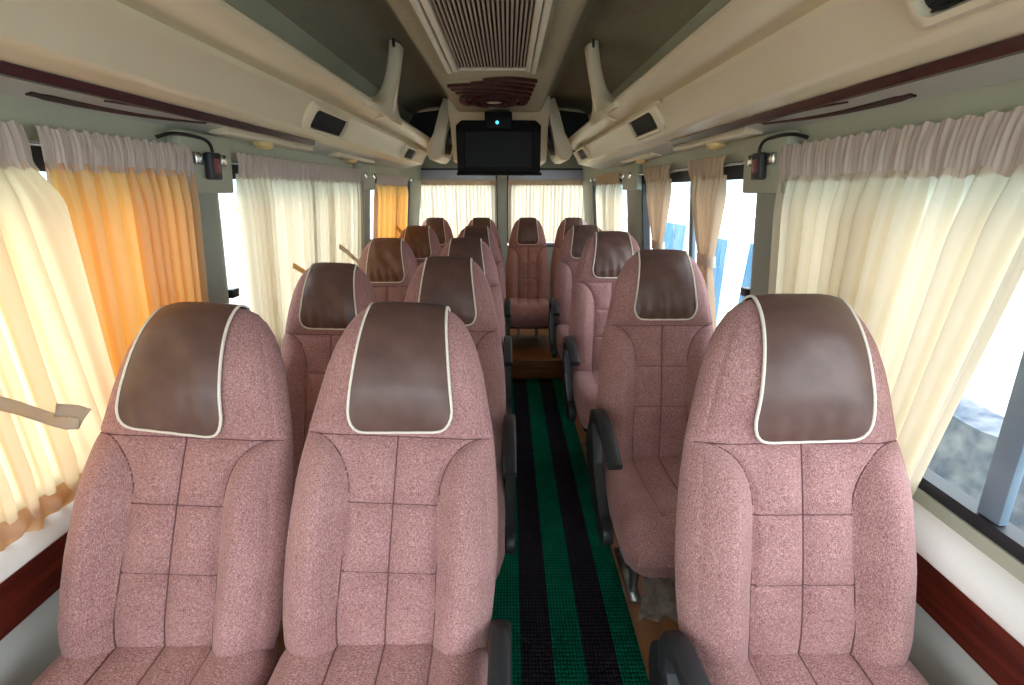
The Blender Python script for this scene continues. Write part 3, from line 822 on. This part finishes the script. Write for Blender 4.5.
def cushion_seam_shade_bm():  # same added dark shade lines, along the cushion seams
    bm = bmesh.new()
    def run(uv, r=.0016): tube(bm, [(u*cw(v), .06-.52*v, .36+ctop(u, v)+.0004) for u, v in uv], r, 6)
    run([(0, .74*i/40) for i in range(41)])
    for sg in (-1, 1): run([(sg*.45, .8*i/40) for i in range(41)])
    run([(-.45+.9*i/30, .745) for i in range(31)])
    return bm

def htop(x):
    ax = abs(x); lo, hi = .6, HT
    for _ in range(30):
        m = (lo+hi)/2
        if wid(m) > ax: lo = m
        else: hi = m
    return min(lo, HT-.002)
def cover_pts(dx=0, skew=0, seed=0, wrk=0, hb0=.560, n=30, mrow=44):
    rnd = random.Random(seed); pts = []
    ph = [rnd.uniform(0, 6) for _ in range(4)]
    for i in range(mrow+1):
        row = []
        for j in range(n+1):
            s = 2*j/n-1
            hw0 = .119
            # front from bottom hem to crest, then down the back
            cr = .68
            t = i/mrow
            hb = hb0+skew*s*.02+(.038*(1-math.sqrt(max(0, 1-((abs(s)-.68)/.32)**2))) if abs(s) > .68 else 0)
            if t < cr:
                k = math.sin(PI/2*(t/cr)); 
                hwk = hw0-.028*k
            else:
                k = math.cos(PI/2*((t-cr)/(1-cr))); hwk = .093+.008*(1-k)
            x = s*hwk+dx+skew*.02*(1-k)
            ht = htop(x)
            if t < cr: h = hb+(ht-hb)*k
            else: h = .66+(ht-.66)*k
            u = max(-1, min(1, x/wid(h)))
            q = sm(ht-.045, ht, h); o = .0075
            puff = .006*(1-abs(s)**4)*sm(hb0, hb0+.05, h)*(1-sm(ht-.1, ht, h)) if t < cr else 0
            wr = wrk*(.0035*math.sin(s*16+ph[0]+h*14)*math.exp(-((h-hb0-.03)/.045)**2)+.003*math.sin(s*6+h*34+ph[1])*(1-s*s)*math.exp(-((h-.70)/.08)**2)) if t < cr else 0
            if t < cr: nn = nfront(u, h)+o*(1-q*.7)+puff+wr
            else: nn = nback(u, h)-o*(1-q*.7)
            row.append(bpt(x, h+o*q*1.2, nn))
        pts.append(row)
    return pts, int(mrow*.68)
def cover_bm(P):
    bm = bmesh.new(); grid(bm, P); return bm
def cover_piping_bm(P):
    path = [r[0] for r in P[::-1]]+P[0][1:-1]+[r[-1] for r in P]
    out = [Vector(path[0])]
    for p in path[1:]:
        if (Vector(p)-out[-1]).length > .004: out.append(Vector(p))
    for _ in range(2):
        out = [out[0]]+[(out[i-1]+out[i]*2+out[i+1])/4 for i in range(1, len(out)-1)]+[out[-1]]
    bm = bmesh.new(); tube(bm, out, .0034, 8); return bm

def cw(v): return .240-.030*sm(.80, 1, v)-.02*sm(.12, 0, v)
def ctop(u, v):
    edge = max(0, 1-abs(u)**7)**.5
    fr = math.sqrt(max(0, 1-((v-.80)/.20)**2)) if v > .80 else 1
    w = cw(v); g = 0
    def seam(d, a=.006, s=.0055): return a*math.exp(-(d/s)**2)+.006*math.exp(-(d/.02)**2)
    U = .45
    if v < .80:
        g = max(g, seam(abs(abs(u)-U)*w), seam(abs(u)*w) if v < .74 else 0)
    g = max(g, seam(abs(v-.745)*.52)*sm(U+.02, U-.02, abs(u)))
    z = .078+.030*sm(.2, .9, v)+.016*sm(.4, .75, abs(u))-.008*math.sin(PI*v)
    return (z-g)*edge*fr
def cushion_bm(NU=80, NV=80):
    bm = bmesh.new()
    D0, D1 = .06, -.46
    wv, top = cw, ctop
    def bot(u, v):
        edge = max(0, 1-abs(u)**7)**.5
        fr = math.sqrt(max(0, 1-((v-.80)/.20)**2)) if v > .80 else 1
        return -.105*edge*fr
    us_ = [math.sin(PI/2*(2*j/NU-1))*.55+(2*j/NU-1)*.45 for j in range(NU+1)]
    vs = [math.sin(PI/2*i/NV) for i in range(NV)]+[.9997]
    vs = [.5*(i/NV)+.5*math.sin(PI/2*i/NV) for i in range(NV)]+[1.0]
    grid(bm, [[(u*wv(v), D0+(D1-D0)*v, .36+top(u, v)) for u in us_] for v in vs])
    ub, vb = us_[::5], vs[::5]
    grid(bm, [[(u*wv(v), D0+(D1-D0)*v, .36+bot(u, v)) for u in ub] for v in vb])
    # rear closing face
    grid(bm, [[(u*wv(0), D0, .36+top(u, 0)) for u in ub], [(u*wv(0), D0, .36+bot(u, 0)) for u in ub]])
    return bm

_cache = {}
def mesh_of(key, fn, mat, angle=180):
    if key not in _cache:
        o = obj(key, fn(), mat, angle=angle); _cache[key] = o.data; bpy.data.objects.remove(o)
    return _cache[key]

def arm_pad_bm():
    """side outline (y forward is -) of an arm: hinge at the back, level pad, drooping blunt front"""
    bm = bmesh.new(); rows = []
    path = [(.02, .50), (.03, .545), (.02, .582), (-.02, .605), (-.09, .612), (-.16, .606), (-.22, .594), (-.27, .577), (-.295, .567)]
    th = [.034, .036, .034, .030, .026, .024, .022, .021, .019]
    for i, (y, z) in enumerate(path):
        a = Vector(path[max(0, i-1)]); b = Vector(path[min(len(path)-1, i+1)]); t = (b-a).normalized(); n = Vector((-t.y, t.x))
        w = .024-.003*(i == 0)
        row = []
        for k in range(16):
            an = 2*PI*k/16; cx_, sy = math.cos(an), math.sin(an)
            cx_ = math.copysign(abs(cx_)**.45, cx_); sy = math.copysign(abs(sy)**.55, sy)
            q = Vector((y, z))+n*sy*th[i]*.75
            row.append((cx_*w, q.x, q.y))
        rows.append(row)
    V = grid(bm, rows, close_u=True); bm.faces.new(V[0]); bm.faces.new(V[-1])
    return bm
def side_cover_bm():
    bm = bmesh.new()
    pl = []
    for k in range(13): a = PI/2*0+PI*k/12; pl.append((.035+.062*math.cos(a-PI*.15), .47+.07*math.sin(a-PI*.15)))
    pl += [(-.06, .42), (-.14, .36), (-.22, .31)]
    for k in range(9): a = PI*.6+PI*k/8; pl.append((-.25+.042*math.cos(a), .272+.042*math.sin(a)))
    pl += [(-.14, .255), (-.02, .30), (.06, .37)]
    extr(bm, pl, 'x', -.018, .018); bevel_all(bm, .005, 2)
    return bm
def base_bm():
    bm = bmesh.new()
    box(bm, -.20, .20, -.34, .06, .235, .275)            # seat pan
    return bm
def legs_bm(s):
    bm = bmesh.new(); x = s*.10
    tube(bm, [(x, -.14, .26), (x, -.14, .02), (x, -.14, .012)], .016, 10); tube(bm, [(x, .03, .26), (x, .03, .012)], .016, 10)
    tube(bm, [(x, -.14, .13), (x, .03, .13)], .012, 8); box(bm, x-.022, x+.022, -.19, .08, 0, .012)
    return bm

SC = .95; KP = .94
def seat(x, y, label, recline=16, arm=0, roll=0, cover=0, dx=0, skew=0, wrk=.6, dz=0, mat='leather', tie=False, legs=True, hb=.56, sx=1.0, zs=.90, az=.03, cz=.455, hs_=.535):
    root = empty('coach_seat', (x*KP*SC, y*KP*SC, 0))
    tag(root, label, 'seat', 'coach seats')
    up = (1-SC)*EYE+dz*SC
    def part(name, me, par=None, loc=(0, 0, 0), scl=(sx*SC, SC, SC)):
        o = link(name, me, par or root, (loc[0]*SC, loc[1]*SC, up+loc[2]*SC)); o.scale = scl; return o
    global HS
    HS = hs_
    bk = part('backrest', mesh_of('backrest%.3f' % hs_, backrest_bm, 'fabric'), None, (0, .05, cz), (sx*SC, SC, SC*zs))
    bk.rotation_euler = (-math.radians(recline), math.radians(roll), 0)
    cu = part('cushion', mesh_of('cushion', cushion_bm, 'fabric'), None, (0, 0, cz-.43))
    st = link('seam_shade_lines', mesh_of('stitch%.3f' % hs_, stitch_bm, 'seam_shade'), bk)
    st2 = link('seam_shade_lines', mesh_of('cushion_seam_shade', cushion_seam_shade_bm, 'seam_shade'), cu)
    P, _ = cover_pts(dx, skew, hash((round(x*100), round(y*100))) % 1000, wrk, hb)
    co = obj('head_cover', cover_bm(P), mat, bk, angle=180); co['label'] = 'brown leather head cover'
    pp = obj('piping', cover_piping_bm(P), 'piping', co, angle=180); pp['label'] = 'white piping around the head cover'
    part('seat_pan', mesh_of('seat_pan', base_bm, 'black', 30), None, (0, 0, cz-.43))
    if legs:
        for s in (-1, 1):
            l = part('leg', mesh_of('leg%d' % s, lambda s=s: legs_bm(s), 'metal'), None, (0, 0, -up/SC)); l.scale.z = (up+SC*(cz-.43+.26))/.26
    if arm:
        ax = arm*.258*sx
        part('side_cover', mesh_of('side_cover', side_cover_bm, 'black', 30), None, (ax, 0, cz-.43+az))
        part('armrest', mesh_of('armrest', arm_pad_bm, 'black', 50), None, (ax, 0, cz-.43+az))
    return root

XO, XI, XR = -.755, -.262, .632
FR = dict(cz=.545, zs=.855, sx=.95, hs_=.488, hb=.500)
seat(XO-.018, .697, 'mauve coach seat in the front row beside the left window', 25, 0, dx=-.018, skew=-.5, wrk=.5, roll=3.2, **FR)
seat(XI-.018, .697, 'mauve coach seat in the front row left of the aisle', 25, 1, dx=-.0, skew=.3, wrk=.25, az=-.13, roll=3, **FR)
seat(XO+.018, 1.545, 'mauve coach seat in the second row beside the left curtains', 17, 0, roll=1.6, dx=.004, wrk=.9, sx=.90)
seat(XI+.012, 1.53, 'mauve coach seat in the second row left of the aisle', 17, 1, roll=.6, wrk=.2, sx=.925, zs=.93)
seat(XO+.02, 2.49, 'mauve coach seat in the third row by the curtains, with wrinkled tan head cover', 15, 0, wrk=1.6, mat='leather_tan', sx=.92)
seat(XI+.005, 2.50, 'mauve coach seat in the third row left of the aisle', 15, 1, wrk=.2, sx=.925)
seat(XO+.02, 3.46, 'mauve coach seat in the fourth row by the curtains, with creased reddish head cover', 15, 0, wrk=1.8, mat='leather_tan', sx=.92)
seat(XI+.005, 3.45, 'mauve coach seat in the fourth row left of the aisle', 15, 1, wrk=.2, sx=.925)
seat(XR, .66, 'mauve coach seat in the front row beside the right window', 19, -1, dx=.006, skew=.2, wrk=.3, cz=.555, zs=.86, az=-.13, hs_=.488, hb=.495)
seat(XR, 1.57, 'mauve coach seat in the second row right of the aisle, with its armrest lowered', 15, -1, dx=-.0, wrk=.9, zs=.95)
seat(XR, 2.50, 'mauve coach seat in the third row right of the aisle', 14, -1, wrk=1.0, zs=.94)
seat(XR, 3.48, 'mauve coach seat in the fourth row right of the aisle', 14, -1, wrk=.4)
for x, lab in ((-.735, 'rear row mauve seat in the left corner beside the orange curtain'), (-.268, 'rear row mauve seat second from the left window'), (.198, 'rear row mauve seat facing straight down the aisle'), (.662, 'rear row mauve seat in the right corner')):
    seat(x, 4.42, lab, 11, 0, wrk=.3, legs=True, sx=.88)

# clouded plastic film still wrapped on the second right seat's pedestal
bm = bmesh.new(); rows = []
for i in range(13):
    z = .10+.20*i/12
    rows.append([(.43+.33*j/16, 1.07+.012*math.sin(j*1.7+i*.6)+.008*math.sin(i*1.3+j*.5), z) for j in range(17)])
grid(bm, rows); bmesh.ops.solidify(bm, geom=list(bm.faces), thickness=.003)
tag(obj('plastic_film', bm, 'clear'), 'cloudy plastic film wrapped under the second right seat', 'plastic wrap')

# ------------------------------------------------------------------ outside, seen through the right windows
bm = bmesh.new(); box(bm, -40, 40, -40, 40, -.95, -.85)
tag(obj('ground', bm, 'ground', smooth=False), kind='structure')
# low rough kerb wall beside the bus, seen past the open edge of the right front curtain
for (y0, y1, hgt, x0, lab, mt) in ((-3.0, 3.0, 1.35, 1.95, 'low rough blue-grey stone wall outside the right front window', 'bluestone'),):
    bm = bmesh.new(); rows = []
    prof = [(0, 0), (.01, hgt*.3), (.02, hgt*.5), (.03, hgt*.7), (.05, hgt*.9), (.08, hgt), (.25, hgt+.03), (.55, hgt*.9), (.6, 0)]
    for i in range(71):
        y = y0+(y1-y0)*i/70
        rows.append([(x0+px+.05*mnoise.noise((px*5, y*3, pz*4)), y, -.85+pz+.06*mnoise.noise((px*3+7, y*4, pz*5))*(pz > 0)) for px, pz in prof])
    V = grid(bm, rows); bm.faces.new(V[0]); bm.faces.new(V[-1])
    tag(obj('stone_wall', bm, mt, angle=25), lab, 'wall')
def sheet(x, y, w, h, lean, label, rz):
    root = empty('blue_sheet', (x, y, -.85), rz); bm = bmesh.new(); rows = []
    n = 48
    for i in range(9):
        z = h*i/8; rows.append([(lean*z+.02*math.sin(j*PI/3), -w/2+w*j/n, z) for j in range(n+1)])
    grid(bm, rows); bmesh.ops.solidify(bm, geom=list(bm.faces), thickness=.006)
    o = obj('corrugated_sheet', bm, 'bluesheet', root)
    bm = bmesh.new(); box(bm, .03, .08, -.03, .03, 0, h*.98)
    obj('stake', bm, 'metal', root, smooth=False)
    tag(root, label, 'metal sheet', 'blue sheets outside the right windows')
sheet(2.3, 4.15, .55, 1.80, .03, 'pale blue corrugated sheet standing outside, nearest the right front pillar', -.2)
sheet(2.6, 5.6, .6, 1.74, -.02, 'pale blue corrugated sheet outside behind the nearer tied curtain', .1)
sheet(2.7, 7.4, .7, 1.78, .02, 'pale blue corrugated sheet outside behind the farther tied curtain', .1)

# ------------------------------------------------------------------ light and camera
w = bpy.data.worlds.new('sky'); bpy.context.scene.world = w; w.use_nodes = True
nt = w.node_tree; nt.nodes.clear()
out = nt.nodes.new('ShaderNodeOutputWorld'); bg = nt.nodes.new('ShaderNodeBackground')
sky = nt.nodes.new('ShaderNodeTexSky'); sky.sky_type = 'HOSEK_WILKIE'
sky.turbidity = 8; sky.ground_albedo = .6; sky.sun_direction = Vector((-.5, -.5, .7)).normalized()
mx = nt.nodes.new('ShaderNodeMix'); mx.data_type = 'RGBA'; mx.inputs['Factor'].default_value = .75
mx.inputs['B'].default_value = (.92, .97, 1, 1)
nt.links.new(sky.outputs[0], mx.inputs['A']); nt.links.new(mx.outputs['Result'], bg.inputs[0])
bg.inputs[1].default_value = 6.0
nt.links.new(bg.outputs[0], out.inputs[0])

cam = bpy.data.cameras.new('camera'); co = bpy.data.objects.new('camera', cam); C.objects.link(co)
F, VX, VY = 440., 508., 190.
pitch = math.atan((342.5-VY)/F); yaw = math.atan((512-VX)/math.hypot(F, 342.5-VY))
co.location = (0, 0, EYE); co.rotation_euler = (PI/2-pitch, 0, -yaw)
cam.sensor_width = 36; cam.lens = F/1024*36; cam.clip_start = .02
sc = bpy.context.scene; sc.camera = co
sc.view_settings.view_transform = 'Standard'; sc.view_settings.look = 'None'; sc.view_settings.gamma = 1
sc.view_settings.use_curve_mapping = False; sc.view_settings.exposure = 0.2
sc.cycles.max_bounces = 10; sc.cycles.diffuse_bounces = 6; sc.cycles.transparent_max_bounces = 16
sc.cycles.transmission_bounces = 6; sc.cycles.use_denoising = True
sc.cycles.sample_clamp_indirect = 8; sc.cycles.caustics_reflective = False; sc.cycles.caustics_refractive = False
